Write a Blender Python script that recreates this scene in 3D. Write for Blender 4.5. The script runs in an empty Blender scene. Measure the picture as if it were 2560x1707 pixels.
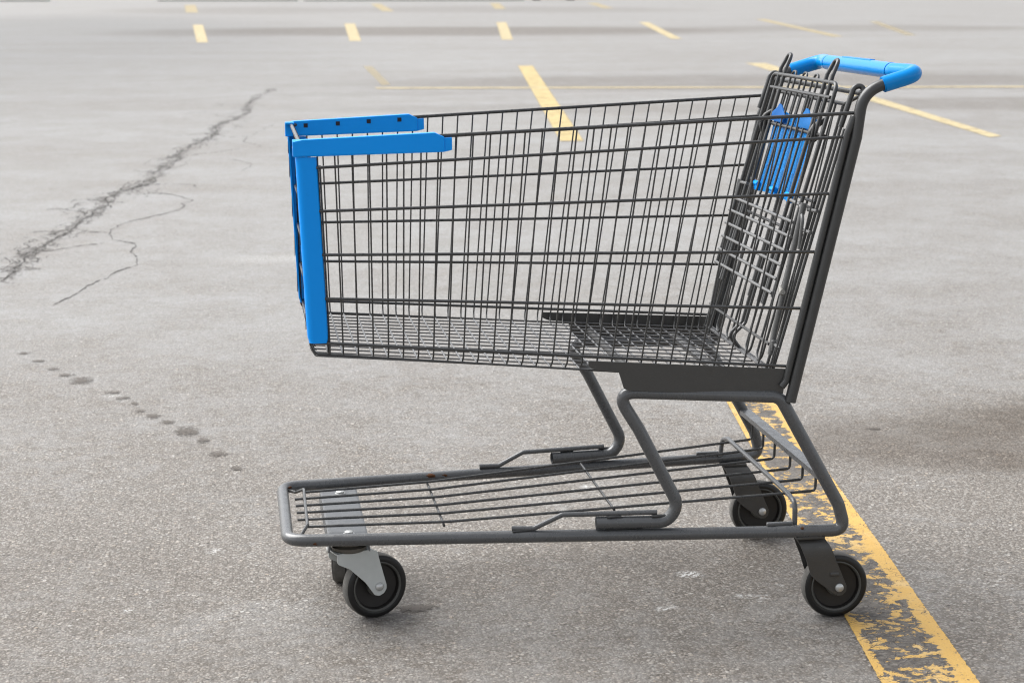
import bpy, bmesh, math, random
from mathutils import Vector, Matrix
random.seed(7)
sc = bpy.context.scene

# ------------------------------------------------------------------ camera
cam_d = bpy.data.cameras.new('camera')
cam = bpy.data.objects.new('camera', cam_d)
sc.collection.objects.link(cam)
sc.camera = cam
cam.location = (0.0, -3.4571, 1.2002)
cam.rotation_euler = (math.radians(90 - 11.178), 0, -math.radians(8.755))
cam_d.lens = 63.28
cam_d.sensor_width = 36
cam_d.clip_start = 0.1
cam_d.clip_end = 3000
cam_d.dof.use_dof = True
cam_d.dof.focus_distance = 3.5
cam_d.dof.aperture_fstop = 9.0

# ------------------------------------------------------------------ world, sun, exposure
SUN_EL, SUN_AZ = math.radians(52), math.radians(-52)
w = bpy.data.worlds.new('World'); sc.world = w; w.use_nodes = True
nt = w.node_tree; nt.nodes.clear()
sky = nt.nodes.new('ShaderNodeTexSky'); sky.sky_type = 'NISHITA'; sky.sun_disc = False
sky.sun_elevation = SUN_EL; sky.sun_rotation = SUN_AZ; sky.dust_density = 3.0; sky.air_density = 1.0
hsv = nt.nodes.new('ShaderNodeHueSaturation'); hsv.inputs['Saturation'].default_value = 0.22
bg = nt.nodes.new('ShaderNodeBackground'); bg.inputs['Strength'].default_value = 0.075
wo = nt.nodes.new('ShaderNodeOutputWorld')
nt.links.new(sky.outputs[0], hsv.inputs['Color']); nt.links.new(hsv.outputs[0], bg.inputs[0]); nt.links.new(bg.outputs[0], wo.inputs[0])
sd = bpy.data.lights.new('sun', 'SUN'); sd.energy = 1.5; sd.angle = math.radians(55); sd.color = (1.0, 0.99, 0.975)
so = bpy.data.objects.new('sun', sd); sc.collection.objects.link(so)
so.rotation_euler = (math.radians(90) - SUN_EL, 0, math.pi - SUN_AZ)
sc.view_settings.view_transform = 'Standard'; sc.view_settings.look = 'None'
sc.view_settings.gamma = 1; sc.view_settings.exposure = 1.78
sc.cycles.filter_width = 1.15; sc.cycles.max_bounces = 5; sc.cycles.diffuse_bounces = 3; sc.cycles.glossy_bounces = 3; sc.cycles.transparent_max_bounces = 12

# ------------------------------------------------------------------ helpers
def link(o, parent=None):
    sc.collection.objects.link(o)
    if parent is not None: o.parent = parent
    return o

def obj(name, bm, mat, parent=None, smooth=True, wn=False):
    me = bpy.data.meshes.new(name); bm.to_mesh(me); bm.free()
    if smooth:
        for p in me.polygons: p.use_smooth = True
    me.materials.append(mat)
    o = bpy.data.objects.new(name, me)
    if smooth:
        try: me.set_sharp_from_angle(angle=math.radians(38))
        except Exception: pass
    if wn:
        md = o.modifiers.new('weighted_normal', 'WEIGHTED_NORMAL'); md.keep_sharp = True; md.weight = 100
    return link(o, parent)

def fillet(pts, rad, n=6):
    pts = [Vector(p) for p in pts]
    if rad <= 0 or len(pts) < 3: return pts
    out = [pts[0]]
    for i in range(1, len(pts) - 1):
        a, b, c = pts[i - 1], pts[i], pts[i + 1]
        u, v = (a - b), (c - b)
        if u.length < 1e-6 or v.length < 1e-6: continue
        lu, lv = u.length, v.length; u.normalize(); v.normalize()
        ang = u.angle(v)
        if ang > math.radians(174): out.append(b); continue
        t = min(rad / math.tan(ang / 2), lu * 0.49, lv * 0.49)
        p0, p2 = b + u * t, b + v * t
        for k in range(n + 1):
            s = k / n
            out.append(p0 * (1 - s) ** 2 + b * 2 * s * (1 - s) + p2 * s * s)
    out.append(pts[-1])
    return out

def tube(bm, pts, r, seg=8, rad=0.0, n=6, closed=False, caps=True, flat=None):
    pts = fillet(pts, rad, n) if not closed else [Vector(p) for p in pts]
    q = [pts[0]]
    for p in pts[1:]:
        if (p - q[-1]).length > 1e-5: q.append(p)
    pts = q
    m = len(pts)
    tans = []
    for i in range(m):
        if closed: t = pts[(i + 1) % m] - pts[i - 1]
        elif i == 0: t = pts[1] - pts[0]
        elif i == m - 1: t = pts[-1] - pts[-2]
        else: t = (pts[i + 1] - pts[i]).normalized() + (pts[i] - pts[i - 1]).normalized()
        tans.append(t.normalized())
    up = Vector((0, 0, 1)) if abs(tans[0].z) < 0.9 else Vector((0, 1, 0))
    nrm = (up - tans[0] * up.dot(tans[0])).normalized()
    rings = []
    for i in range(m):
        if i > 0:
            nrm = (nrm - tans[i] * nrm.dot(tans[i]))
            nrm = nrm.normalized()
        bi = tans[i].cross(nrm)
        sx, sy = (r, r) if flat is None else flat
        rings.append([bm.verts.new(pts[i] + nrm * math.cos(2 * math.pi * k / seg) * sx + bi * math.sin(2 * math.pi * k / seg) * sy) for k in range(seg)])
    rng = range(m) if closed else range(m - 1)
    for i in rng:
        A, B_ = rings[i], rings[(i + 1) % m]
        for k in range(seg):
            bm.faces.new((A[k], A[(k + 1) % seg], B_[(k + 1) % seg], B_[k]))
    if caps and not closed:
        bm.faces.new(list(reversed(rings[0]))); bm.faces.new(rings[-1])
    return bm

def box(bm, c, s, rot=None, bev=0.0):
    r = bmesh.ops.create_cube(bm, size=1.0)
    vs = r['verts']
    bmesh.ops.scale(bm, vec=s, verts=vs)
    if bev > 0:
        es = list({e for v in vs for e in v.link_edges})
        rr = bmesh.ops.bevel(bm, geom=es, offset=bev, segments=3, affect='EDGES', profile=0.5)
        vs = list({v for f in rr['faces'] for v in f.verts} | {v for v in vs if v.is_valid})
    if rot is not None: bmesh.ops.rotate(bm, cent=(0, 0, 0), matrix=rot, verts=vs)
    bmesh.ops.translate(bm, vec=c, verts=vs)
    return vs

def prism(bm, poly, ax, t0, t1, bev=0.0, fn=None):
    """poly: list of 2D points; ax 'y' -> (x, z) extruded along y from t0 to t1"""
    lo, hi = [], []
    for a, b in poly:
        for t, L in ((t0, lo), (t1, hi)):
            p = {'y': (a, t, b), 'x': (t, a, b), 'z': (a, b, t)}[ax]
            if fn: p = fn(p)
            L.append(bm.verts.new(p))
    f1 = bm.faces.new(lo); f2 = bm.faces.new(list(reversed(hi)))
    n = len(lo); side = []
    for i in range(n):
        side.append(bm.faces.new((lo[(i + 1) % n], lo[i], hi[i], hi[(i + 1) % n])))
    bmesh.ops.recalc_face_normals(bm, faces=[f1, f2] + side)
    if bev > 0:
        es = list(set(f1.edges) | set(f2.edges))
        bmesh.ops.bevel(bm, geom=es, offset=bev, segments=2, affect='EDGES', profile=0.6)

def round_poly(poly, rad, n=5):
    out = []
    m = len(poly)
    for i in range(m):
        r = rad[i] if isinstance(rad, (list, tuple)) else rad
        a, b, c = Vector(poly[i - 1]), Vector(poly[i]), Vector(poly[(i + 1) % m])
        if r <= 0: out.append(tuple(b)); continue
        u, v = a - b, c - b; lu, lv = u.length, v.length; u.normalize(); v.normalize()
        ang = u.angle(v)
        t = min(r / max(math.tan(ang / 2), .01), lu * .48, lv * .48)
        p0, p2 = b + u * t, b + v * t
        for k in range(n + 1):
            s = k / n; out.append(tuple(p0 * (1 - s) ** 2 + b * 2 * s * (1 - s) + p2 * s * s))
    return out

def lathe(bm, prof, seg=48, M=Matrix()):
    """prof: (radius, axial) revolved round local Y"""
    rings = []
    for r, a in prof:
        if r < 1e-5: rings.append([bm.verts.new(M @ Vector((0, a, 0)))])
        else: rings.append([bm.verts.new(M @ Vector((r * math.cos(2 * math.pi * k / seg), a, r * math.sin(2 * math.pi * k / seg)))) for k in range(seg)])
    fs = []
    for A, B_ in zip(rings[:-1], rings[1:]):
        for k in range(seg):
            k2 = (k + 1) % seg
            if len(A) == 1 and len(B_) == 1: continue
            if len(A) == 1: fs.append(bm.faces.new((A[0], B_[k2], B_[k])))
            elif len(B_) == 1: fs.append(bm.faces.new((A[k], A[k2], B_[0])))
            else: fs.append(bm.faces.new((A[k], A[k2], B_[k2], B_[k])))
    bmesh.ops.recalc_face_normals(bm, faces=fs)

# ------------------------------------------------------------------ node materials
class NM:
    def __init__(s, name):
        s.m = bpy.data.materials.new(name); s.m.use_nodes = True; s.t = s.m.node_tree; s.t.nodes.clear()
        s.out = s.t.nodes.new('ShaderNodeOutputMaterial'); s.b = s.n('ShaderNodeBsdfPrincipled'); s.l(s.b.outputs[0], s.out.inputs[0])
        s.co = s.n('ShaderNodeTexCoord')
    def n(s, k): return s.t.nodes.new(k)
    def l(s, a, b): s.t.links.new(a, b)
    def put(s, v, sock):
        if isinstance(v, (int, float)): sock.default_value = v
        elif isinstance(v, tuple):
            sock.default_value = v if len(sock.default_value) == len(v) else (*v, 1)
        elif v is not None: s.l(v, sock)
    def noise(s, sc_, det=3, rough=.55, vec=None, dist=0, col=False):
        n = s.n('ShaderNodeTexNoise'); n.inputs['Scale'].default_value = sc_; n.inputs['Detail'].default_value = det
        n.inputs['Roughness'].default_value = rough; n.inputs['Distortion'].default_value = dist
        s.l(vec if vec is not None else s.co.outputs['Object'], n.inputs['Vector'])
        return n.outputs['Color' if col else 'Fac']
    def vor(s, sc_, feat='F1', vec=None, out='Distance', rnd=1.0):
        n = s.n('ShaderNodeTexVoronoi'); n.feature = feat; n.inputs['Scale'].default_value = sc_; n.inputs['Randomness'].default_value = rnd
        s.l(vec if vec is not None else s.co.outputs['Object'], n.inputs['Vector'])
        return n.outputs[out]
    def math(s, op, a, b=None, c=None, clamp=False):
        n = s.n('ShaderNodeMath'); n.operation = op; n.use_clamp = clamp
        for i, v in enumerate((a, b, c)): s.put(v, n.inputs[i]) if v is not None else None
        return n.outputs[0]
    def ramp(s, f, lo, hi, a=0.0, b=1.0):
        n = s.n('ShaderNodeMapRange'); n.interpolation_type = 'SMOOTHSTEP'
        s.put(f, n.inputs[0])
        for i, v in enumerate((lo, hi, a, b)): n.inputs[i + 1].default_value = v
        return n.outputs[0]
    def mix(s, f, a, b, mode='MIX'):
        n = s.n('ShaderNodeMix'); n.data_type = 'RGBA'; n.blend_type = mode
        s.put(f, n.inputs[0]); s.put(a, n.inputs[6]); s.put(b, n.inputs[7])
        return n.outputs[2]
    def sep(s, v, ax):
        n = s.n('ShaderNodeSeparateXYZ'); s.l(v, n.inputs[0]); return n.outputs[ax]
    def mapping(s, vec, loc=(0, 0, 0), rot=(0, 0, 0), scl=(1, 1, 1)):
        n = s.n('ShaderNodeMapping'); s.l(vec, n.inputs[0])
        n.inputs[1].default_value = loc; n.inputs[2].default_value = rot; n.inputs[3].default_value = scl
        return n.outputs[0]
    def warp(s, vec, amt, sc_, det=3):
        nz = s.n('ShaderNodeTexNoise'); nz.inputs['Scale'].default_value = sc_; nz.inputs['Detail'].default_value = det; s.l(vec, nz.inputs['Vector'])
        a = s.n('ShaderNodeVectorMath'); a.operation = 'SUBTRACT'; s.l(nz.outputs['Color'], a.inputs[0]); a.inputs[1].default_value = (.5, .5, .5)
        b = s.n('ShaderNodeVectorMath'); b.operation = 'SCALE'; s.l(a.outputs[0], b.inputs[0]); b.inputs['Scale'].default_value = amt
        c = s.n('ShaderNodeVectorMath'); c.operation = 'ADD'; s.l(vec, c.inputs[0]); s.l(b.outputs[0], c.inputs[1])
        return c.outputs[0]
    def blob(s, vec, cx, cy, rx, ry, soft=.6, rot=0.0):
        """soft elliptical patch of ground, world metres"""
        a = s.n('ShaderNodeVectorMath'); a.operation = 'SUBTRACT'; s.l(vec, a.inputs[0]); a.inputs[1].default_value = (cx, cy, 0)
        m = s.mapping(a.outputs[0], rot=(0, 0, rot))
        d = s.n('ShaderNodeVectorMath'); d.operation = 'MULTIPLY'; s.l(m, d.inputs[0]); d.inputs[1].default_value = (1 / rx, 1 / ry, 0)
        L = s.n('ShaderNodeVectorMath'); L.operation = 'LENGTH'; s.l(d.outputs[0], L.inputs[0])
        return s.ramp(L.outputs['Value'], 1 - soft, 1 + soft * .5, 1.0, 0.0)
    def bump(s, h, strength, dist):
        n = s.n('ShaderNodeBump'); n.inputs['Strength'].default_value = strength; n.inputs['Distance'].default_value = dist
        s.l(h, n.inputs['Height']); s.l(n.outputs[0], s.b.inputs['Normal']); return n
    def set(s, col=None, rough=None, metal=None, alpha=None, spec=None):
        if col is not None: s.put(col, s.b.inputs['Base Color'])
        if rough is not None: s.put(rough, s.b.inputs['Roughness'])
        if metal is not None: s.put(metal, s.b.inputs['Metallic'])
        if alpha is not None: s.put(alpha, s.b.inputs['Alpha'])
        if spec is not None: s.put(spec, s.b.inputs['Specular IOR Level'])
        return s.m

def asphalt_color(N, vec, tint=1.0, dark=False):
    """aggregate speckle: stones of a few mm in a worn binder"""
    wv = N.warp(vec, .005, 80, 2)
    cell = N.vor(190, out='Color', vec=wv); d1 = N.vor(190, vec=wv)
    big = N.vor(95, vec=wv); bigc = N.vor(95, vec=wv, out='Color')
    r = N.sep(cell, 0); g = N.sep(cell, 1); rb = N.sep(bigc, 0); gb = N.sep(bigc, 1)
    fine = N.noise(480, 2, .7, vec)
    base = N.mix(fine, (.048, .041, .034), (.160, .143, .125))
    base = N.mix(N.ramp(g, .0, 1.0, 0, .6), base, (.160, .144, .127))
    light = N.math('MULTIPLY', N.ramp(r, .35, .75), N.ramp(d1, .8, .35))
    base = N.mix(N.math('MULTIPLY', light, .75), base, N.mix(g, (.33, .32, .30), (.255, .225, .195)))
    st = N.math('MULTIPLY', N.ramp(rb, .80, .90), N.ramp(big, .50, .28))
    st = N.math('MULTIPLY', st, N.ramp(N.noise(7, 3, .7, vec), .36, .62, .25, 1.0))
    base = N.mix(N.math('MULTIPLY', st, .75), base, N.mix(gb, (.48, .47, .445), (.36, .30, .24)))
    pit = N.math('MULTIPLY', N.ramp(rb, .06, .03), N.ramp(big, .40, .2))
    base = N.mix(N.math('MULTIPLY', pit, .8), base, (.03, .026, .023))
    h = N.math('ADD', N.math('MULTIPLY', N.math('SUBTRACT', 1.0, d1), .6), N.math('MULTIPLY', st, .7))
    h = N.math('ADD', h, N.math('MULTIPLY', fine, .4))
    return base, h

def mat_ground():
    N = NM('weathered_asphalt'); v = N.co.outputs['Object']
    base, h = asphalt_color(N, v)
    # pale dust film, in broad drifts stretched along the driving lanes
    sv = N.mapping(v, scl=(.35, 1.0, 1))
    n1 = N.noise(.55, 4, .6, sv); n2 = N.noise(2.6, 5, .6, v); n3 = N.noise(13, 4, .6, v)
    film_y = N.ramp(N.sep(v, 1), -.1, 4.4)               # film grows with y, leaving the front darker
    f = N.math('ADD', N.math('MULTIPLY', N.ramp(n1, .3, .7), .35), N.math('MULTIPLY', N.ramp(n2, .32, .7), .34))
    f = N.math('ADD', f, N.math('MULTIPLY', film_y, .56))
    f = N.math('ADD', f, N.math('MULTIPLY', N.math('SUBTRACT', n3, .5), .85))
    n4 = N.noise(34, 4, .75, N.mapping(v, scl=(.7, 1, 1)))
    f = N.math('ADD', f, N.math('MULTIPLY', N.math('SUBTRACT', n4, .5), 1.3))
    f = N.math('MULTIPLY', N.math('SUBTRACT', f, .29), 1.08, clamp=True)
    film = N.mix(N.ramp(N.noise(75, 4, .75, v), .3, .7), (.200, .199, .195), (.325, .325, .322))
    col = N.mix(N.math('MULTIPLY', f, .86), base, film)
    # oily / damp brown areas, plus cart shadow painted under and before it
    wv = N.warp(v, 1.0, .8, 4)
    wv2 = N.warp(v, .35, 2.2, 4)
    dirt_shade = None
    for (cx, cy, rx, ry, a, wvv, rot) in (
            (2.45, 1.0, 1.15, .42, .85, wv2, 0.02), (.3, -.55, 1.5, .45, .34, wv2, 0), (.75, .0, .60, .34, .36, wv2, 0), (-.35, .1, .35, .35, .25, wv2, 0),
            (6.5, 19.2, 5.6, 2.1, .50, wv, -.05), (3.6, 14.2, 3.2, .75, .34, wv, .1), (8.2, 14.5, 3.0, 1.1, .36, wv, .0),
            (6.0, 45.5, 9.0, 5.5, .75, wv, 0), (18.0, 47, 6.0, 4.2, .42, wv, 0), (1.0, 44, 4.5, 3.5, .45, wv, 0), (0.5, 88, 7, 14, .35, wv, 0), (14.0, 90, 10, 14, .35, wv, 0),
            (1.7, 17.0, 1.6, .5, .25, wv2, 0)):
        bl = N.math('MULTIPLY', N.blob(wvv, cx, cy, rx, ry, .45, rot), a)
        dirt_shade = bl if dirt_shade is None else N.math('MAXIMUM', dirt_shade, bl)
    dirt_shade = N.math('MULTIPLY', dirt_shade, N.ramp(N.noise(6, 4, .65, v), .2, .75, .65, 1.1))
    col = N.mix(dirt_shade, col, N.mix(1.0, col, (.50, .445, .39), 'MULTIPLY'))
    col = N.mix(N.math('MULTIPLY', N.blob(wv, -5.5, 42, 8.0, 34, .6), .9), col, N.mix(1.0, col, (.76, .77, .78), 'MULTIPLY'))
    # white chalky scuffs
    scv = N.mapping(v, scl=(.6, 1.0, 1))
    sn = N.noise(2.3, 6, .72, scv)
    sc1 = N.math('MULTIPLY', N.ramp(sn, .66, .74), N.ramp(N.noise(60, 3, .7, v), .45, .62))
    wb = None; wv3 = N.warp(v, .05, 30, 3)
    for (cx, cy, rx, ry, a) in ((.911, .023, .028, .022, 1), (.812, -.173, .028, .012, .8), (-.381, 1.9, .028, .012, 1), (.83, .70, .025, .03, .9), (-.065, .33, .022, .025, .6), (.19, 4.6, .30, .14, .4), (-.23, -.02, .014, .012, .8)):
        b_ = N.math('MULTIPLY', N.blob(wv3, cx, cy, rx, ry, .8), a)
        wb = b_ if wb is None else N.math('MAXIMUM', wb, b_)
    wb = N.math('MULTIPLY', wb, N.ramp(N.noise(110, 3, .7, v), .44, .60))
    col = N.mix(N.math('MAXIMUM', N.math('MULTIPLY', sc1, .8), wb), col, (.50, .50, .485))
    # hairline darker specks of grit
    gr = N.ramp(N.noise(38, 2, .5, N.mapping(v, scl=(.45, 1, 1))), .745, .78)
    col = N.mix(N.math('MULTIPLY', gr, .6), col, (.06, .055, .05))
    N.bump(h, .7, .004)
    return N.set(col, N.ramp(f, 0, 1, .62, .78), 0, None, .22)

def mat_paint_line(worn, fade):
    """worn yellow road paint over older, darker crazed asphalt"""
    N = NM('worn_yellow_paint'); v = N.co.outputs['Object']; uv = N.co.outputs['UV']
    base, h = asphalt_color(N, v)
    cz = N.vor(42, 'DISTANCE_TO_EDGE', vec=N.warp(N.mapping(v, scl=(.8, 1.0, 1)), .03, 30, 3))
    old = N.mix(N.ramp(N.noise(30, 4, .7, v), .35, .65), (.032, .027, .023), (.095, .084, .072))
    old = N.mix(.28, old, base)
    old = N.mix(N.ramp(cz, .05, .0), old, (.035, .03, .027))
    pv = N.mapping(v, scl=(.85, 1.0, 1))
    n = N.math('ADD', N.math('MULTIPLY', N.noise(27, 5, .65, N.warp(pv, .07, 20, 4)), .68), N.math('MULTIPLY', N.noise(80, 4, .75, pv), .32))
    big = N.noise(4.0, 2, .5, v)
    u = N.sep(uv, 0)
    edge = N.math('MAXIMUM', N.ramp(u, .76, .92), N.math('MULTIPLY', N.ramp(u, .17, .03), .85))
    sc_ = N.math('ADD', N.math('ADD', n, N.math('MULTIPLY', N.math('SUBTRACT', big, .5), .22)), N.math('MULTIPLY', edge, .22))
    keep = N.math('MULTIPLY', N.ramp(sc_, worn, worn + .025), N.math('SUBTRACT', 1.0, N.math('MULTIPLY', N.ramp(N.noise(130, 3, .7, v), .60, .68), .8)))
    crz = N.ramp(cz, .008, .022)
    keep = N.math('MULTIPLY', keep, N.math('MAXIMUM', crz, N.ramp(N.noise(9, 2, .5, v), .42, .50)))
    ink = N.mix(N.noise(24, 4, .6, v), (.44, .26, .055), (.48, .305, .085))
    ink = N.mix(N.ramp(N.noise(8, 4, .6, v), .5, .8, 0, .6), ink, (.48, .38, .22))
    ink = N.mix(N.ramp(N.noise(300, 2, .6, v), .62, .75, 0, .5), ink, (.22, .15, .07))
    col = N.mix(keep, old, ink)
    # ragged sides
    side = N.math('MULTIPLY', N.ramp(u, .0, .03), N.ramp(u, 1.0, .965))
    rag = N.ramp(N.math('ADD', side, N.math('MULTIPLY', N.math('SUBTRACT', N.noise(60, 4, .7, v), .5), 2.2)), .35, .65)
    N.bump(N.math('ADD', N.math('MULTIPLY', keep, 1.2), h), .35, .003)
    return N.set(col, N.math('SUBTRACT', .75, N.math('MULTIPLY', keep, .12)), 0, rag, .4)

def mat_far_paint(op, c0=(.37, .29, .14), c1=(.40, .34, .21)):
    N = NM('faded_yellow_paint'); v = N.co.outputs['Object']; uv = N.co.outputs['UV']
    n = N.noise(5, 6, .7, v); u = N.sep(uv, 0)
    side = N.math('MULTIPLY', N.ramp(u, .0, .06), N.ramp(u, 1.0, .94))
    a = N.math('MULTIPLY', N.ramp(N.math('ADD', N.math('MULTIPLY', n, .6), N.math('MULTIPLY', N.noise(30, 4, .75, v), .4)), .36, .52, .40, 1.0), op)
    a = N.math('MULTIPLY', a, side)
    col = N.mix(N.noise(9, 4, .6, v), c0, c1)
    return N.set(col, .7, 0, a, .4)

def mat_crack():
    N = NM('crack_grime'); v = N.co.outputs['Object']; uv = N.co.outputs['UV']
    u = N.math('ABSOLUTE', N.math('SUBTRACT', N.sep(uv, 0), .5))
    n = N.noise(38, 4, .7, N.mapping(v, scl=(1, .35, 1)))
    a = N.ramp(N.math('ADD', N.math('MULTIPLY', u, 1.3), N.math('MULTIPLY', N.math('SUBTRACT', n, .5), 3.0)), .45, .75, 1, 0)
    a = N.math('MULTIPLY', a, N.sep(uv, 1))
    return N.set(N.mix(n, (.02, .018, .017), (.07, .065, .06)), .85, 0, N.math('MULTIPLY', a, .88), .2)

def mat_crazed():
    N = NM('broken_asphalt_edge'); v = N.co.outputs['Object']; uv = N.co.outputs['UV']
    u = N.math('ABSOLUTE', N.math('SUBTRACT', N.sep(uv, 0), .5))
    wv = N.warp(N.mapping(v, scl=(1, .33, 1)), .06, 14, 4)
    e = N.vor(24, 'DISTANCE_TO_EDGE', vec=wv); c = N.vor(24, out='Color', vec=wv)
    line = N.ramp(e, .10, .02)
    fill = N.math('MULTIPLY', N.ramp(N.sep(c, 0), .55, .62), .55)
    k = N.math('MAXIMUM', N.math('MULTIPLY', line, .75), fill)
    body = N.ramp(N.math('ADD', N.math('MULTIPLY', u, 2.0), N.math('MULTIPLY', N.math('SUBTRACT', N.noise(11, 4, .7, N.mapping(v, scl=(1, .3, 1))), .5), 3.2)), .30, .80, 1, 0)
    k = N.math('MULTIPLY', N.math('MULTIPLY', k, body), .62)
    return N.set(N.mix(N.noise(60, 3, .7, v), (.06, .055, .05), (.14, .13, .122)), .85, 0, k, .2)

def mat_stain():
    N = NM('oil_drip_stain'); v = N.co.outputs['Object']; uv = N.co.outputs['UV']
    d = N.n('ShaderNodeVectorMath'); d.operation = 'DISTANCE'; N.l(uv, d.inputs[0]); d.inputs[1].default_value = (.5, .5, 0)
    n = N.noise(75, 5, .78, v)
    a = N.ramp(N.math('ADD', N.math('MULTIPLY', d.outputs['Value'], 1.7), N.math('MULTIPLY', N.math('SUBTRACT', n, .5), 4.0)), .30, .78, 1, 0)
    a = N.math('MULTIPLY', a, N.ramp(d.outputs['Value'], .5, .40))
    return N.set(N.mix(n, (.045, .037, .029), (.12, .10, .083)), .6, 0, N.math('MULTIPLY', a, .80), .3)

def mat_steel(name='grey_powder_coat', lo=(.024, .024, .0237), hi=(.038, .038, .037), rust=.0, rough=.36):
    N = NM(name); v = N.co.outputs['Object']
    col = N.mix(N.noise(45, 5, .65, v), lo, hi)
    sp = N.ramp(N.noise(700, 2, .6, v), .60, .74, 0, .30)
    col = N.mix(sp, col, (.14, .14, .137))
    scf = N.math('MULTIPLY', N.ramp(N.noise(120, 5, .8, N.mapping(v, scl=(.25, 1, 1))), .66, .72), .30)
    col = N.mix(scf, col, (.20, .195, .19))
    ru = N.ramp(N.noise(14, 5, .75, v), .735 - rust, .77 - rust)
    col = N.mix(N.math('MULTIPLY', ru, .75), col, N.mix(N.noise(200, 3, .7, v), (.10, .035, .012), (.22, .085, .025)))
    N.bump(N.noise(900, 2, .5, v), .12, .0004)
    return N.set(col, N.ramp(N.noise(60, 3, .6, v), .3, .7, rough - .06, rough + .10), 0.0, None, .62)

def mat_blue(name, a, b, rough=.34, trans=0.0):
    N = NM(name); v = N.co.outputs['Object']
    col = N.mix(N.noise(9, 4, .6, v), a, b)
    col = N.mix(N.ramp(N.noise(33, 5, .75, v), .64, .72, 0, .16), col, (.01, .05, .12))
    scr = N.ramp(N.noise(140, 4, .8, N.mapping(v, scl=(1, 1, .12))), .68, .74, 0, .20)
    col = N.mix(scr, col, (.05, .24, .52))
    N.bump(N.noise(500, 2, .5, v), .05, .0004)
    m = N.set(col, rough, 0, None, .22)
    if trans: N.b.inputs['Transmission Weight'].default_value = trans; N.b.inputs['Subsurface Weight'].default_value = 0
    return m

def mat_plain(name, lo, hi, sc_, rough, metal=0, spec=.5, bump=0):
    N = NM(name); v = N.co.outputs['Object']
    col = N.mix(N.noise(sc_, 5, .65, v), lo, hi)
    if bump: N.bump(N.noise(sc_ * 5, 3, .6, v), bump, .001)
    return N.set(col, rough, metal, None, spec)

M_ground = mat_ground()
M_steel = mat_steel()
M_rail = mat_steel('grey_tube_paint', (.060, .062, .065), (.084, .086, .088), .012, .27)
M_panel = mat_steel('grey_sheet_paint', (.034, .033, .031), (.045, .0435, .041), .0, .42)
M_wire = mat_steel('grey_wire_paint', (.024, .024, .0237), (.038, .038, .037), .01, .27)
M_blue = mat_blue('blue_plastic', (.0, .27, .82), (.0, .295, .88), .40)
M_grip = mat_blue('blue_handle_plastic', (.001, .20, .55), (.002, .225, .62), .20)
M_flap = mat_blue('pale_blue_plastic', (.015, .26, .66), (.03, .32, .74), .28)
M_navy = mat_blue('navy_plastic', (.012, .035, .18), (.02, .05, .24), .4)
M_slot = mat_plain('slot_dark', (.004, .004, .012), (.006, .006, .018), 30, .7)
M_tyre = mat_plain('black_rubber', (.004, .004, .004), (.015, .0145, .014), 60, .42, 0, .4, .3)
M_tread = mat_plain('dusty_tread', (.045, .042, .038), (.17, .165, .155), 60, .8, 0, .3, .3)
M_hub = mat_plain('wheel_core', (.006, .005, .005), (.014, .012, .010), 40, .5)
M_ring = mat_plain('grey_wheel_ring', (.05, .05, .045), (.09, .088, .08), 50, .55)
M_zinc = mat_plain('zinc_plate', (.42, .44, .43), (.56, .58, .565), 28, .5, .1)
M_bolt = mat_plain('bolt_zinc', (.42, .43, .43), (.60, .60, .58), 90, .35, .6)
M_rustspot = mat_plain('rust_patch', (.035, .014, .007), (.11, .045, .018), 160, .9, 0, .2)
M_clip = mat_plain('black_clip', (.006, .006, .006), (.014, .014, .014), 60, .45)

# ------------------------------------------------------------------ ground, painted lines, cracks
bm = bmesh.new()
bmesh.ops.create_grid(bm, x_segments=1, y_segments=1, size=900)
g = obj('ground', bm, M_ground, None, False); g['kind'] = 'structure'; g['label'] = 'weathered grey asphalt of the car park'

def strip_quad(name, L0, R0, L1, R1, mat, z=.004, lab=None, seg=1):
    bm = bmesh.new(); uvl = bm.loops.layers.uv.new('uv')
    rows = []
    for i in range(seg + 1):
        t = i / seg
        rows.append([bm.verts.new(((L0[0] * (1 - t) + L1[0] * t), (L0[1] * (1 - t) + L1[1] * t), z)), bm.verts.new(((R0[0] * (1 - t) + R1[0] * t), (R0[1] * (1 - t) + R1[1] * t), z))])
    for i in range(seg):
        f = bm.faces.new((rows[i][0], rows[i][1], rows[i + 1][1], rows[i + 1][0]))
        for lp, uvv in zip(f.loops, ((0, i / seg), (1, i / seg), (1, (i + 1) / seg), (0, (i + 1) / seg))): lp[uvl].uv = uvv
    if bm.faces[:][0].normal.z < 0: bmesh.ops.reverse_faces(bm, faces=bm.faces[:])
    bm.normal_update()
    if bm.faces[:][0].normal.z < 0: bmesh.ops.reverse_faces(bm, faces=bm.faces[:])
    o = obj(name, bm, mat, None, False); o['kind'] = 'structure'
    if lab: o['label'] = lab
    return o

strip_quad('pavement_line', (1.034, -1.00), (1.218, -1.00), (1.428, 1.70), (1.582, 1.70), mat_paint_line(.522, 1), .003, 'crackled yellow bay line running under the cart')
F = mat_far_paint(1.0); F2 = mat_far_paint(.75); F3 = mat_far_paint(.45)
strip_quad('pavement_line', (2.525, 10.49), (2.72, 10.47), (4.29, 23.86), (4.53, 23.84), mat_far_paint(1.0, (.38, .285, .11), (.41, .325, .16)), .004, 'broad yellow line seen through the basket')
strip_quad('pavement_line', (6.0, 10.3), (6.16, 10.42), (7.98, 24.3), (8.30, 24.2), F, .004, 'straight yellow bay line behind the handle')
strip_quad('pavement_line', (1.686, 18.25), (1.686, 17.99), (12.5, 17.0), (12.5, 16.74), F, .005, 'thin yellow cross line in the middle distance')
strip_quad('pavement_line', (-.74, 36.2), (-.48, 36.2), (-1.17, 54), (-.84, 54), F, .004, 'leftmost blurred yellow dash')
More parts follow.
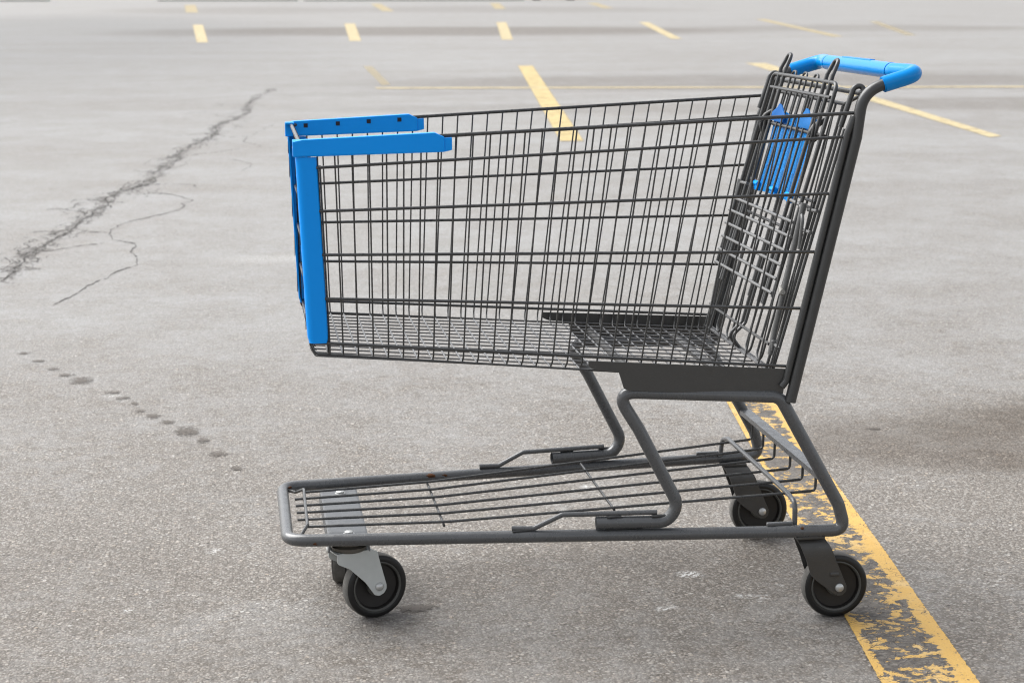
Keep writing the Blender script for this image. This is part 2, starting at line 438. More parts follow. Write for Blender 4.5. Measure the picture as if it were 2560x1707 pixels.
strip_quad('pavement_line', (2.56, 36.7), (2.84, 36.7), (3.58, 55.1), (3.94, 55.1), F, .004, 'second blurred yellow dash from the left')
strip_quad('pavement_line', (6.0, 37.1), (6.28, 37.1), (8.68, 56.4), (9.04, 56.4), F, .004, 'third blurred yellow dash from the left')
strip_quad('pavement_line', (9.93, 37.2), (10.20, 37.2), (13.35, 55.7), (13.70, 55.7), F, .004, 'fourth blurred yellow dash from the left')
strip_quad('pavement_line', (14.15, 38.35), (14.45, 38.35), (18.7, 60.4), (19.1, 60.4), F2, .004, 'long pale yellow dash at upper right')
strip_quad('pavement_line', (16.3, 39.2), (16.6, 39.2), (21.4, 56), (21.75, 56), F3, .004, 'faint yellow dash at far right')
for (x0, y0, x1, y1) in ((-2.0, 80, -2.8, 112), (7.1, 83, 9.2, 118), (13.5, 90, 17.6, 121), (19.6, 92, 24.6, 122)):
    strip_quad('pavement_line', (x0, y0), (x0 + .6, y0), (x1, y1), (x1 + .7, y1), F2, .004)
strip_quad('pavement_line', (1.80, 18.7), (1.92, 18.7), (1.95, 24), (2.10, 24), F3, .006, 'faint worn yellow dash left of the broad line')

CRACKS = {
'main' : [(-0.972, 4.118), (-0.956, 4.298), (-0.945, 4.423), (-0.937, 4.642), (-0.932, 4.85), (-0.921, 5.068), (-0.898, 5.191), (-0.873, 5.372), (-0.829, 5.614), (-0.813, 5.785), (-0.804, 6.057), (-0.758, 6.273), (-0.733, 6.608), (-0.739, 7.085), (-0.695, 7.354), (-0.617, 7.547), (-0.554, 7.751), (-0.517, 8.197), (-0.497, 8.684), (-0.467, 8.993), (-0.414, 9.663), (-0.364, 10.279), (-0.282, 10.739), (-0.182, 11.38), (-0.153, 12.351), (-0.089, 12.97), (0.006, 13.241), (0.109, 13.93), (0.17, 15.647), (0.303, 16.979), (0.484, 18.177)] ,
'b1' : [(-0.706, 3.509), (-0.668, 3.659), (-0.62, 3.871), (-0.584, 4.039), (-0.534, 4.233), (-0.474, 4.415), (-0.433, 4.497), (-0.451, 4.728), (-0.487, 4.902), (-0.468, 5.074), (-0.48, 5.179), (-0.542, 5.267), (-0.596, 5.329), (-0.619, 5.581), (-0.594, 5.781), (-0.552, 5.987), (-0.495, 6.104), (-0.376, 6.314), (-0.308, 6.473), (-0.242, 6.895), (-0.307, 7.096), (-0.437, 7.314), (-0.519, 7.367)] ,
'b2' : [(-1.016, 5.643), (-0.939, 5.688), (-0.836, 5.701), (-0.743, 5.658), (-0.635, 5.601)] ,
'b3' : [(-0.513, 11.431), (-0.357, 11.561), (-0.16, 11.688), (-0.035, 11.282), (0.112, 11.335), (0.146, 10.604), (0.283, 10.219)] ,
'b4' : [(-0.385, 9.779), (-0.318, 9.708), (-0.179, 9.87), (-0.035, 10.099), (0.138, 10.468)] ,
'b5' : [(0.13, 11.302), (0.192, 11.795), (0.263, 12.201), (0.366, 12.679)] ,
'b6' : [(-0.057, 9.374), (0.028, 9.247), (0.09, 9.071), (0.109, 8.905), (0.044, 8.5)] ,
'b7' : [(-0.921, 5.068), (-0.878, 4.987), (-0.782, 5.072), (-0.706, 5.162), (-0.613, 5.252)] ,
'b8' : [(-1.025, 6.583), (-1.004, 6.615), (-0.929, 6.603), (-0.838, 6.486), (-0.763, 6.34)] ,
'b9' : [(-0.44, 14.12), (-0.399, 14.22), (-0.283, 14.267), (-0.134, 13.658), (-0.035, 13.344)] ,
'b10' : [(-1.002, 4.813), (-0.971, 4.832), (-0.941, 4.996)] ,
'b11' : [(-0.937, 4.642), (-0.875, 4.678), (-0.843, 4.836)] ,
'b12' : [(-0.731, 7.649), (-0.621, 7.632), (-0.517, 7.745), (-0.427, 7.819), (-0.268, 7.75), (-0.236, 7.514)] ,
'b13' : [(-0.917, 6.851), (-0.916, 7.036), (-0.775, 6.977), (-0.667, 6.886), (-0.608, 6.877)] ,
'b14' : [(-0.548, 9.224), (-0.502, 9.386), (-0.443, 9.91)] ,
'b15' : [(-0.2, 14.743), (-0.176, 15.575), (0.058, 15.415), (0.199, 15.393), (0.314, 14.895)] ,
'b16' : [(-0.497, 8.684), (-0.344, 8.974), (-0.301, 9.412)] ,
'b17' : [(-0.784, 5.607), (-0.694, 5.593)] ,}
def jag(a, b, rough, depth):
    """fractal line; cracks wander more along y than along x here"""
    if depth == 0: return [b]
    m = a.lerp(b, .5 + random.uniform(-.1, .1)); L = (b - a).length
    m = m + Vector((random.gauss(0, rough * L * .5), random.gauss(0, rough * L), 0))
    return jag(a, m, rough, depth - 1) + jag(m, b, rough, depth - 1)

def ribbon(bm, uvl, pts, wx, wy, z, dens, rough=.14, depth=3, break_=0.0):
    P = [Vector((x, y, 0)) for x, y in pts]
    fine = [P[0]]
    for a, b in zip(P[:-1], P[1:]): fine += jag(a, b, rough, depth)
    rows = []
    for i, p in enumerate(fine):
        t = (fine[min(i + 1, len(fine) - 1)] - fine[max(i - 1, 0)]); t.z = 0
        if t.length < 1e-6: t = Vector((1, 0, 0))
        t.normalize(); k = random.choice((.35, .6, .8, 1.0, 1.6))
        taper = min(1, (i + .6) / 4, (len(fine) - i) / 4)
        nn = Vector((-t.y * wx, t.x * wy, 0)) * k * taper
        rows.append((bm.verts.new((p.x + nn.x, p.y + nn.y, z)), bm.verts.new((p.x - nn.x, p.y - nn.y, z))))
    for i in range(len(rows) - 1):
        if random.random() < break_: continue
        f = bm.faces.new((rows[i][0], rows[i][1], rows[i + 1][1], rows[i + 1][0]))
        for lp, u in zip(f.loops, (0, 1, 1, 0)): lp[uvl].uv = (u, dens)

bm = bmesh.new(); uvl = bm.loops.layers.uv.new('uv')
main = CRACKS['main']
def along(t):
    i = min(int(t), len(main) - 2); q = t - i
    return main[i][0] * (1 - q) + main[i + 1][0] * q, main[i][1] * (1 - q) + main[i + 1][1] * q
zc = [0.0016]
def nz(): zc[0] += .00001; return zc[0]
ribbon(bm, uvl, main, .0050, .016, nz(), 1.0, .10, 3, .06)
for k, pts in CRACKS.items():
    if k == 'main': continue
    far = pts[0][1] > 8
    ribbon(bm, uvl, pts, .0032, .015 if far else .011, nz(), (1.0 if k == 'b1' else .7), .10, 3, .05 if k == 'b1' else .14)
# broken strands that weave beside the main crack
for j in range(75):
    t0 = random.uniform(0, len(main) - 4); n = random.choice((2, 3, 4)); x0, y0 = along(t0)
    sx = random.gauss(0, .040 + y0 * .002); sy = random.gauss(0, .12 + y0 * .012)
    pts = []
    for q in range(n + 1):
        x, y = along(t0 + q * random.uniform(.35, .6))
        pts.append((x + sx + random.gauss(0, .018), y + sy + random.gauss(0, .06 + y * .006)))
    ribbon(bm, uvl, pts, .0026, .011, nz(), random.uniform(.35, .85), .22, 3, .18)
for j in range(44):           # short cross cracks
    x, y = along(random.uniform(0, len(main) - 3)); L = random.uniform(.04, .13); d = random.choice((-1, 1))
    ribbon(bm, uvl, [(x - .02 * d, y), (x + L * .5 * d, y + random.gauss(0, .06)), (x + L * d, y + random.gauss(0, .12))], .0028, .011, nz(), random.uniform(.35, .8), .16, 3, .1)
o = obj('ground_crack_lines', bm, mat_crack(), None, False); o['kind'] = 'structure'; o['label'] = 'jagged dark cracks across the asphalt at left'
bm = bmesh.new(); uvl = bm.loops.layers.uv.new('uv')
rows = []
for i in range(0, (len(main) - 1) * 3 + 1):
    x, y = along(i / 3); hw = .065 + .025 * math.sin(i * 1.7)
    rows.append((bm.verts.new((x - hw, y + hw * 1.5, .003)), bm.verts.new((x + hw, y - hw * 1.5, .003))))
for a_, b_ in zip(rows[:-1], rows[1:]):
    f = bm.faces.new((a_[0], a_[1], b_[1], b_[0]))
    for lp, u in zip(f.loops, ((0, 1), (1, 1), (1, 1), (0, 1))): lp[uvl].uv = u
o = obj('ground_crack_surface', bm, mat_crazed(), None, False); o['kind'] = 'structure'; o['label'] = 'crumbled asphalt along the main crack'

SPOTS = [(-0.711, 2.589, 0.017, 0.02), (-0.651, 2.448, 0.017, 0.018), (-0.591, 2.316, 0.017, 0.02), (-0.542, 2.213, 0.02, 0.022), (-0.49, 2.124, 0.029, 0.048), (-0.382, 1.942, 0.019, 0.016), (-0.348, 1.859, 0.017, 0.019), (-0.314, 1.782, 0.013, 0.02), (-0.289, 1.685, 0.012, 0.016), (-0.252, 1.616, 0.018, 0.027), (-0.209, 1.536, 0.017, 0.023), (-0.153, 1.42, 0.029, 0.047), (-0.107, 1.309, 0.017, 0.028), (-0.065, 1.157, 0.019, 0.024), (-0.017, 1.009, 0.016, 0.018)] + [(.325, -.10, .035, .02), (1.72, 1.16, .018, .012)]
bm = bmesh.new(); uvl = bm.loops.layers.uv.new('uv')
for x, y, rx, ry in SPOTS:
    rx *= 1.5; ry *= 1.35
    vs = [bm.verts.new((x + a * rx, y + b * ry, .0025)) for a, b in ((-1, -1), (1, -1), (1, 1), (-1, 1))]
    f = bm.faces.new(vs)
    for lp, u in zip(f.loops, ((0, 0), (1, 0), (1, 1), (0, 1))): lp[uvl].uv = u
o = obj('ground_stain_markings', bm, mat_stain(), None, False); o['kind'] = 'structure'; o['label'] = 'trail of dark oil drips on the asphalt at left'

# ------------------------------------------------------------------ the shopping cart
cart = bpy.data.objects.new('shopping_cart', None); link(cart); cart.empty_display_size = .2
cart['label'] = 'grey wire shopping cart with blue plastic bumpers and blue handle'
cart['category'] = 'shopping cart'

def WB(x): return (.438 + .101 * x) / 2      # basket half width
def WR(x): return (.360 + .185 * x) / 2      # base half width
def ZF(x): return .551 - .08 * x             # basket floor height
def XB(z, off=0.0): return 1.016 + off + .2252 * (z - .437)   # plane of the back

# ---- base frame: one bent tube round the front, its two ends run into the legs
R = .0117
zr = .178
bm = bmesh.new()
fr = [(1.00, -WR(1.00), zr), (.11, -WR(.11), zr), (.056, -WR(.056) + .004, zr), (.056, WR(.056) - .004, zr), (.11, WR(.11), zr), (1.00, WR(1.00), zr)]
tube(bm, [fr[0], (.0775, -WR(.0775), zr), (.0775, WR(.0775), zr), fr[-1]], R, 16, .042, 8)
base = obj('base_frame', bm, M_rail, cart)
# ---- legs: rail end -> rear leg -> under the side panel -> S leg -> open end resting on the rail
legp = [(1.00, zr), (1.122, zr), (1.118, .250), (1.081, .291), (1.037, .372), (.999, .441), (.730, .4555), (.706, .418), (.722, .404), (.740, .375), (.774, .315), (.800, .262), (.806, .2025), (.738, .2025), (.656, .2025)]
legp = [(1.00, zr), (1.133, zr + .002), (1.118, .232), (1.000, .4425), (.690, .4560), (.735, .384), (.812, .235), (.792, .2025), (.656, .2025)]
def legpath(s):
    P = [Vector((x, s * (WR(x) if x > .99 or z < .3 else WR(x)), z)) for x, z in legp]
    out = [P[0]]
    rads = [0, .045, .050, .028, .050, .05, .042, .038, 0]
    for i in range(1, len(P) - 1):
        a, b, c = P[i - 1], P[i], P[i + 1]
        u, v = a - b, c - b; lu, lv = u.length, v.length; u.normalize(); v.normalize(); ang = u.angle(v)
        t = min(rads[i] / math.tan(ang / 2), lu * .49, lv * .49)
        if ang > math.radians(172): out.append(b); continue
        for k in range(9):
            q = k / 8; out.append((b + u * t) * (1 - q) ** 2 + b * 2 * q * (1 - q) + (b + v * t) * q * q)
    out.append(P[-1]); return out
for s in (-1, 1):
    bm = bmesh.new()
    pth = legpath(s)
    tube(bm, pth, R + .0004, 16, caps=False)
    # hollow end: inner wall
    e = pth[-1]; d = (pth[-2] - pth[-1]).normalized()
    tube(bm, [e + d * .0002, e + d * .05], R - .0014, 16, caps=False)
    # rim ring
    leg = obj('leg', bm, M_rail, cart)
    bm = bmesh.new(); tube(bm, [e + d * .045, e + d * .046], R - .0012, 16)
    obj('tube_bore', bm, M_slot, leg)
    # weld beads under the resting tube
    for x0, x1, dy, z, fl in ((.675, .745, .004, .1905, (.0022, .005)), (.676, .704, .006, .2155, (.0030, .0035)), (.761, .789, .006, .2155, (.0030, .0035)), (.498, .536, .004, .1905, (.0025, .004))):
        bm = bmesh.new()
        n_ = 6; tube(bm, [(x0 + (x1 - x0) * i / n_, s * (WR(x0) + dy + random.uniform(-.0006, .0006)), z + random.uniform(-.0005, .0005)) for i in range(n_ + 1)], .003, 8, flat=fl)
        obj('weld', bm, M_steel, leg)
    # bent stop rod on top
    bm = bmesh.new()
    tube(bm, [(.497, s * WR(.497), .1945), (.538, s * WR(.538), .1935), (.592, s * WR(.592), .2195), (.772, s * WR(.772), .2215)], .0050, 10, .012, 5)
    obj('stop_rod', bm, M_rail, cart)

# rust scabs on the rail and stop rods
def scab(x, y, z, r, k):
    bm = bmesh.new(); bmesh.ops.create_icosphere(bm, subdivisions=2, radius=1)
    for v in bm.verts: v.co *= 1 + random.uniform(-.25, .2)
    bmesh.ops.scale(bm, vec=(r, r * k, r * k), verts=bm.verts); bmesh.ops.translate(bm, vec=(x, y, z), verts=bm.verts)
    obj('rust_patch', bm, M_rustspot, base)
scab(.128, -WR(.128) - R + .0035, zr - .003, .0055, .8)
scab(.093, .160, zr + .006, .004, .7)
scab(1.048, -WR(1.048) - R + .004, zr + .008, .005, .7)
scab(.39, WR(.39) - R + .0035, zr + .005, .012, .38)
scab(.42, WR(.42) - R + .0035, zr + .004, .009, .42)

# ---- front caster plate across the frame
bm = bmesh.new()
zt = .1715
xs0, xs1 = .157, .229
prof = [(xs0 - .004, zt - .024), (xs0 - .002, zt - .002), (xs0 + .003, zt), (xs1 - .003, zt), (xs1 + .002, zt - .002), (xs1 + .004, zt - .024), (xs1 + .001, zt - .024), (xs1 - .002, zt - .004), (xs0 + .002, zt - .004), (xs0 - .001, zt - .024)]
prism(bm, prof, 'y', -.178, .178)
plate = obj('caster_plate', bm, mat_steel('grey_plate_paint', (.08, .084, .09), (.11, .115, .12), -.02, .45), cart, wn=True)
for s in (-1, 1):
    bm = bmesh.new(); lathe(bm, [(0, .0075), (.0055, .0072), (.0085, .0055), (.0088, .002), (.011, .0018), (.011, 0)], 12, Matrix.Translation((.195, s * .141, zt)) @ Matrix.Rotation(math.radians(90), 4, 'X'))
    obj('bolt', bm, M_bolt, plate)

# ---- casters
def wheel(parent, dusty=False):
    T = .0155
    bm = bmesh.new()
    prof = [(.050, -T + .001), (.0520, -T), (.0585, -T + .0008), (.0618, -T + .0035), (.0635, -T + .007), (.0635, T - .007), (.0618, T - .0035), (.0585, T - .0008), (.0520, T), (.050, T - .001)]
    lathe(bm, prof, 56)
    ty = obj('tyre', bm, M_tyre, parent)
    ty.data.materials.append(M_tread)
    for p in ty.data.polygons:
        c = p.center
        if abs(c.y) < T - .0045 and math.hypot(c.x, c.z) > .0615: p.material_index = 1 if dusty else 0
    for sg in (-1, 1):
        bm = bmesh.new(); lathe(bm, [(.0502, sg * (T - .001)), (.0485, sg * (T + .0008)), (.0462, sg * (T - .001)), (.0450, sg * (T - .004))], 48)
        obj('wheel_ring', bm, M_ring, parent)
    bm = bmesh.new()
    lathe(bm, [(.0455, -(T - .0025)), (.043, -.0055), (.019, -.0035), (0, -.0035)], 40)
    lathe(bm, [(0, .0035), (.019, .0035), (.043, .0055), (.0455, (T - .0025)), (.0500, T - .003), (.0500, -(T - .003)), (.0455, -(T - .0025))], 40)
    bmesh.ops.remove_doubles(bm, verts=bm.verts[:], dist=1e-6)
    obj('wheel_hub', bm, M_hub, parent)
    bm = bmesh.new()
    lathe(bm, [(0, -(T + .0004)), (.0165, -(T + .0004)), (.0185, -(T - .002)), (.0185, T - .002), (.0165, T + .0004), (0, T + .0004)], 32)
    obj('hub_boss', bm, M_ring, parent)

def rot_poly_thick(bm, poly, y0, y1): prism(bm, poly, 'y', y0, y1, .0006)

def rear_caster(s):
    e = bpy.data.objects.new('caster', None); link(e, cart)
    yc = -.2585
    e.location = (1.124, s * yc * -1 * -1 if s < 0 else .2585, .0635)
    e.location = (1.124, s * .2585, .0635)
    # fork: two bent plates and a bridge, local coordinates round the axle
    A = (1.124, .0635)
    poly = [(1.0575, .128), (1.115, .128), (1.142, .066), (1.1415, .055), (1.134, .0475), (1.125, .0465), (1.116, .052), (1.081, .079), (1.070, .090)]
    pl = round_poly([(x - A[0], z - A[1]) for x, z in poly], [.0, .0, .006, .006, .006, .006, .006, .012, .012], 4)
    bm = bmesh.new()
    for sg in (-1, 1):
        prism(bm, pl, 'y', sg * .0195, sg * .0225, .0006)
        rows = []
        for xa, xb, yy, zz in ((1.0575, 1.115, .0225, .1279), (1.0525, 1.1105, .0222, .140), (1.0485, 1.105, .0195, .150), (1.044, 1.099, .014, .1585), (1.041, 1.096, .006, .1635), (1.040, 1.095, -.0005, .165)):
            dn = .0028
            rows.append([bm.verts.new((x_ - A[0], sg * y_, z_ - A[1])) for x_, y_, z_ in ((xa, yy, zz), (xb, yy, zz), (xb, yy - dn * .8, zz - dn * .6), (xa, yy - dn * .8, zz - dn * .6))])
        nf = []
        for r0, r1 in zip(rows[:-1], rows[1:]):
            for k in range(4): nf.append(bm.faces.new((r0[k], r0[(k + 1) % 4], r1[(k + 1) % 4], r1[k])))
        nf.append(bm.faces.new(rows[0])); bmesh.ops.recalc_face_normals(bm, faces=nf)
    # curved shoulder outside
    f = obj('fork', bm, M_panel, e, wn=True)
    for sg in (-1, 1):
        bm2 = bmesh.new()
        tube(bm2, [(-.016, sg * .0228, .0268), (.001, sg * .0228, .0262)], .0045, 10, flat=(.0045, .0016))
        obj('fork_rib', bm2, M_panel, e) if sg == s else bm2.free()
    bm = bmesh.new()
    lathe(bm, [(0, -.0285), (.006, -.0275), (.0082, -.0255), (.0085, -.0228), (.004, -.0222), (.004, .0222), (.0085, .0228), (.0082, .0255), (.006, .0275), (0, .0285)], 20, Matrix.Translation((.003, 0, .0)))
    obj('axle_bolt', bm, M_bolt, e)
    wheel(e, True)
    e.rotation_euler.z = 0
    return e
for s in (-1, 1): rear_caster(s)
# saddle weld plates under the rails
for s in (-1, 1):
    bm = bmesh.new(); box(bm, (1.066, s * .2685, .1665), (.056, .034, .006), None, .0015); obj('caster_mount', bm, M_panel, base)

def front_caster(x, y, yaw):
    e = bpy.data.objects.new('caster', None); link(e, cart)
    e.location = (x, y, .0635); e.rotation_euler.z = yaw
    tr = .052
    # axle is tr behind the kingpin, local +x
    poly = [(-.034, .142), (.040, .142), (.050, .138), (.052, .125), (tr + .0155, .068), (tr + .0155, .060), (tr + .010, .052), (tr, .0475), (tr - .010, .051), (tr - .028, .078), (-.008, .110), (-.034, .124)]
    pl = round_poly([(a, b - .0635) for a, b in poly], [.004, .006, .008, .02, .008, .008, .008, .008, .008, .03, .03, .01], 4)
    bm = bmesh.new()
    for sg in (-1, 1): prism(bm, pl, 'y', sg * .0200, sg * .0226, .0006)
    box(bm, (.002, 0, .0785), (.074, .0455, .003), None, .001)
    obj('fork', bm, M_zinc, e, wn=True)
    bm = bmesh.new()
    lathe(bm, [(0, .0795), (.030, .0795), (.033, .083), (.033, .088), (.026, .092), (.034, .0945), (.037, .100), (0, .100)], 32, Matrix.Rotation(math.radians(90), 4, 'X'))
    obj('swivel_bearing', bm, mat_plain('greasy_metal', (.05, .04, .03), (.16, .15, .13), 40, .5, .4), e)
    bm = bmesh.new()
    lathe(bm, [(0, -.029), (.0055, -.028), (.0080, -.0255), (.0085, -.0228), (.004, -.0222), (.004, .0222), (.0085, .0228), (.0080, .0255), (.0055, .028), (0, .029)], 20, Matrix.Translation((tr, 0, .003)))
    obj('axle_bolt', bm, M_bolt, e)
    w_ = e
    before = set(bpy.data.objects)
    wheel(e, True)
    for o_ in set(bpy.data.objects) - before: o_.location = (tr, 0, 0)
    return e
front_caster(.1945, -.146, math.radians(20))
front_caster(.196, .146, math.radians(-96))

# ---- lower rack
RW = .0029
bm = bmesh.new()
ysf = [-.120, -.072, -.024, .024, .072, .120]; ysr = [-.205, -.123, -.041, .041, .123, .205]
for a, b in zip(ysf, ysr):
    tube(bm, [(.100 if abs(a) < .11 else .117, a, .1835), (.385, a + (b - a) * .285, .1885), (1.098 if b < 0 else 1.09, b, .2365), (1.099 if b < 0 else 1.091, b, .284)], RW, 8, .010, 4)
# front wire, cranked at both ends down to the frame
tube(bm, [(.100, -.170, .177), (.117, -.126, .1885), (.120, .126, .1885), (.104, .146, .177), (.088, .160, .178)], .0032, 8, .010, 4)
tube(bm, [(.377, -.152, .1830), (.377, .152, .1830)], .0026, 8)
tube(bm, [(.705, -.178, .2075), (.705, .178, .2075)], .0026, 8)
obj('lower_rack', bm, M_wire, cart)
# hoop that carries the rack at the back
bm = bmesh.new()
tube(bm, [(1.040, -.262, .186), (1.040, -.262, .232), (1.040, -.205, .2365), (1.040, .215, .2365), (1.040, .262, .225), (1.036, .262, .186)], .0050, 10, .022, 6)
rs_ = obj('rack_support', bm, M_rail, cart)
for s in (-1, 1):
    bm = bmesh.new(); box(bm, (1.008, s * .268, .1925), (.050, .010, .007), None, .002); obj('foot', bm, M_rail, rs_)
bm = bmesh.new()
prism(bm, [(1.080, .287), (1.104, .287), (1.104, .284), (1.0835, .284), (1.0835, .277), (1.080, .277)], 'y', -.272, .270)
obj('cross_brace', bm, M_rail, cart, wn=True)

# ---- side panels (pressed sheet)
for s in (-1, 1):
    poly = [(.636, .5195), (.636, .5075), (.650, .5015), (.693, .4965), (.703, .4650), (.712, .4615), (1.004, .4430), (1.012, .496)]
    pl = round_poly(poly, [.003, .012, .012, .003, .006, .006, .0, .0], 5)
    bm = bmesh.new()
    prism(bm, pl, 'y', 0, .0028, .0005, fn=lambda p: (p[0], s * (WB(p[0]) + .0035 + p[1]), p[2]))
    # inturned lower lip
    bmesh.ops.recalc_face_normals(bm, faces=bm.faces[:])
    obj('side_panel', bm, M_panel, cart, wn=True)

# ---- basket
RAILS = [((.112, .924), (1.127, .9714), .0034), ((.143, .881), (1.111, .928), .0029), ((.147, .803), (1.086, .824), .0029), ((.151, .724), (1.062, .716), .0029), ((.154, .644), (1.038, .610), .0029), ((.130, .5635), (1.012, .5005), .0029)]
NV = 31
def vtop(n):
    x0, z0 = .1465 + .0307 * n, .885
    xb = .159 + .0273 * n; zb = ZF(xb)
    dx = (x0 - xb) / (z0 - zb)
    # meet rim: z = .924 + (x-.112)*.0467
    z = .924 + (x0 - .112) * .0467
    x = xb + dx * (z - zb)
    return x, .924 + (x - .112) * .0467
for s in (-1, 1):
    bm = bmesh.new()
    for i, (a, b, r) in enumerate(RAILS):
        off = .0022 if i else .0
        tube(bm, [(a[0], s * (WB(a[0]) + off), a[1]), (b[0], s * (WB(b[0]) + off), b[1])], r, 8)
    for n in range(NV):
        xt, zt_ = vtop(n); xb = .159 + .0273 * n
        zb = ZF(xb)
        tube(bm, [(xt, s * (WB(xt) - .0022), zt_), (xb + (xt - xb) * .04, s * (WB(xb) - .0022), zb + .012), (xb, s * (WB(xb) - .014), zb)], .00168, 6, .009, 3)
    # corner wire of the front edge, curving under
    obj('basket_side', bm, M_wire, cart)
bm = bmesh.new()
for n in range(NV):
    xb = .159 + .0273 * n
    tube(bm, [(xb, -(WB(xb) - .0145), ZF(xb)), (xb, WB(xb) - .0145, ZF(xb))], .0017, 6)
NL = 14
for k in range(NL):
    t = (k / (NL - 1)) * 2 - 1
    y0, y1 = t * (WB(.13) - .004), t * (WB(.99) - .008)
    tube(bm, [(.128, y0, ZF(.128) - .0028 + .012), (.136, y0, ZF(.136) - .0028), (.996, y1, ZF(.996) + .004)], .00155, 6, .006, 2)
tube(bm, [(.128, -(WB(.128) - .01), ZF(.128) + .010), (.128, WB(.128) - .01, ZF(.128) + .010)], .0022, 6)
tube(bm, [(.994, -.258, .4815), (.994, .258, .4815)], .0036, 8)
tube(bm, [(1.004, -.258, .4800), (1.004, .258, .4800)], .0030, 8)
floor_ = obj('basket_base', bm, mat_steel('grey_wire_lit', (.085, .085, .087), (.125, .125, .127), .0, .26), cart)  # lighter than the side wires: sky reflection painted into the floor
# cross supports under the floor
M_rusty = mat_steel('grey_rusty_tube', (.04, .04, .04), (.07, .07, .068), .08, .45)
for xx in (.738, .918):
    bm = bmesh.new(); tube(bm, [(xx, -.240, ZF(xx) - .014), (xx, .240, ZF(xx) - .014)], .009, 12)
    obj('cross_tube', bm, M_rusty, cart)

# front face wires
def XF(z): return .1150 + (.924 - z) * .042
bm = bmesh.new()
for z, r in ((.924, .0036), (.881, .0029), (.803, .0029), (.724, .0029), (.644, .0029), (.5635, .0029)):
    hw = WB(XF(z)) - .001
    tube(bm, [(XF(z) + .012, -hw, z), (XF(z), -hw + .012, z), (XF(z), hw - .012, z), (XF(z) + .012, hw, z)], r, 8, .008, 3)
for k in range(13):
    y = (k / 12 * 2 - 1) * (WB(.11) - .014)
    tube(bm, [(XF(.924) + .004, y, .924), (XF(.56) + .005, y, .56), (.129, y, .544), (.140, y, ZF(.14))], .0017, 6, .008, 3)
for s in (-1, 1):
    hw = WB(.13)
    tube(bm, [(.150, s * hw, .885), (.1615, s * hw, .556), (.1615, s * hw, .54)], .0020, 6)
    tube(bm, [(XF(.9) + .006, s * (hw - .004), .9), (.1265, s * (hw - .004), .558), (.137, s * (hw - .004), .5405), (.165, s * (hw - .004), .5385), (.98, s * (WB(.98) - .004), ZF(.98))], .0021, 8, .012, 4)
obj('basket_front', bm, M_wire, cart)

# ---- blue corner posts
for s in (-1, 1):
    bm = bmesh.new()
    # rounded channel section swept from top to bottom
    sec = []
    th = .003
    def post_section(x0, z, wx=.0375, wy=.030):
        yo = WB(x0) + .0085
        pts = [(x0 + wx, yo - .006), (x0 + wx - .002, yo - .0015)]
        pts += [(x0 + .012 - .012 * math.sin(a), yo - .010 + .010 * math.cos(a)) for a in [i * math.pi / 2 / 6 for i in range(7)]]
        pts += [(x0, yo - wy)]
        inner = [(x0 + th, yo - wy)] + [(x0 + .012 - (.012 - th) * math.sin(a), yo - .010 + (.010 - th) * math.cos(a)) for a in [i * math.pi / 2 / 6 for i in range(6, -1, -1)]] + [(x0 + wx - .003, yo - .006)]
        return [(x, s * y, z) for x, y in pts + inner]
    rows = []
    zs = [.9000, .8995, .80, .70, .60, .572, .5655, .5625]
    for i, z in enumerate(zs):
        x0 = .107 + (.897 - z) * .0445
        wx = .0375 if z > .575 else (.0365 if z > .57 else .033)
        sh = 0 if z > .575 else (.0005 if z > .57 else .0025)
        rows.append([bm.verts.new(p) for p in post_section(x0 + sh, z, wx)])
    n = len(rows[0])
    for A_, B_ in zip(rows[:-1], rows[1:]):
        for k in range(n): bm.faces.new((A_[k], A_[(k + 1) % n], B_[(k + 1) % n], B_[k]))
    bm.faces.new(rows[0]); bm.faces.new(list(reversed(rows[-1])))
    bmesh.ops.recalc_face_normals(bm, faces=bm.faces[:])
    post = obj('corner_bumper', bm, M_blue, cart)
    # slots down the front flange where the wires pass
    for z0, z1 in ((.868, .892), (.82, .868), (.74, .79), (.66, .712), (.585, .632)):
        xm = .107 + (.897 - (z0 + z1) / 2) * .0445
        bm = bmesh.new(); box(bm, (xm - .0002, s * (WB(xm) - .0165), (z0 + z1) / 2), (.0012, .007, z1 - z0), None, .0)
        obj('slot', bm, M_slot, post, False)
    # top guard, a cap clipped over the rim
    bm = bmesh.new()
    poly = [(.1045, .9005), (.1045, .9285), (.120, .9315), (.355, .9425), (.372, .9345), (.3725, .932), (.3725, .9075), (.357, .9070)]
    pl = round_poly(poly, [.002, .004, .002, .006, .003, .0, .002, .002], 3)
    def fn(p): return (p[0], s * (WB(p[0]) + p[1]), p[2])
    prism(bm, pl, 'y', -.0065, .0095, .0022, fn=fn)
    prism(bm, [(.3722, .9325), (.386, .9330), (.3862, .9110), (.3722, .9075)], 'y', -.0035, .0072, .0010, fn=fn)
    # wrap round the front corner
    gd = obj('top_guard', bm, M_blue, cart, wn=True)
    bm = bmesh.new()
    hw = WB(.105)
    prism(bm, round_poly([(hw + .0093, .9010), (hw + .0093, .928), (hw - .006, .9305), (hw - .022, .9300), (hw - .022, .9255), (hw - .010, .9250), (hw - .010, .9010)], .0012, 2), 'x', .1025, .1205, .0015, fn=lambda p: (p[0], s * p[1], p[2]))
    bmesh.ops.recalc_face_normals(bm, faces=bm.faces[:])
    obj('guard_corner', bm, M_blue, gd, wn=True)
    for xx, zz_ in ((.144, .9235), (.209, .9265), (.272, .930), (.335, .9325)):
        bm = bmesh.new(); box(bm, (xx, s * (WB(xx) - .0066), zz_ - .001), (.0082, .0012, .0082))
        obj('slot', bm, M_slot, gd, False)

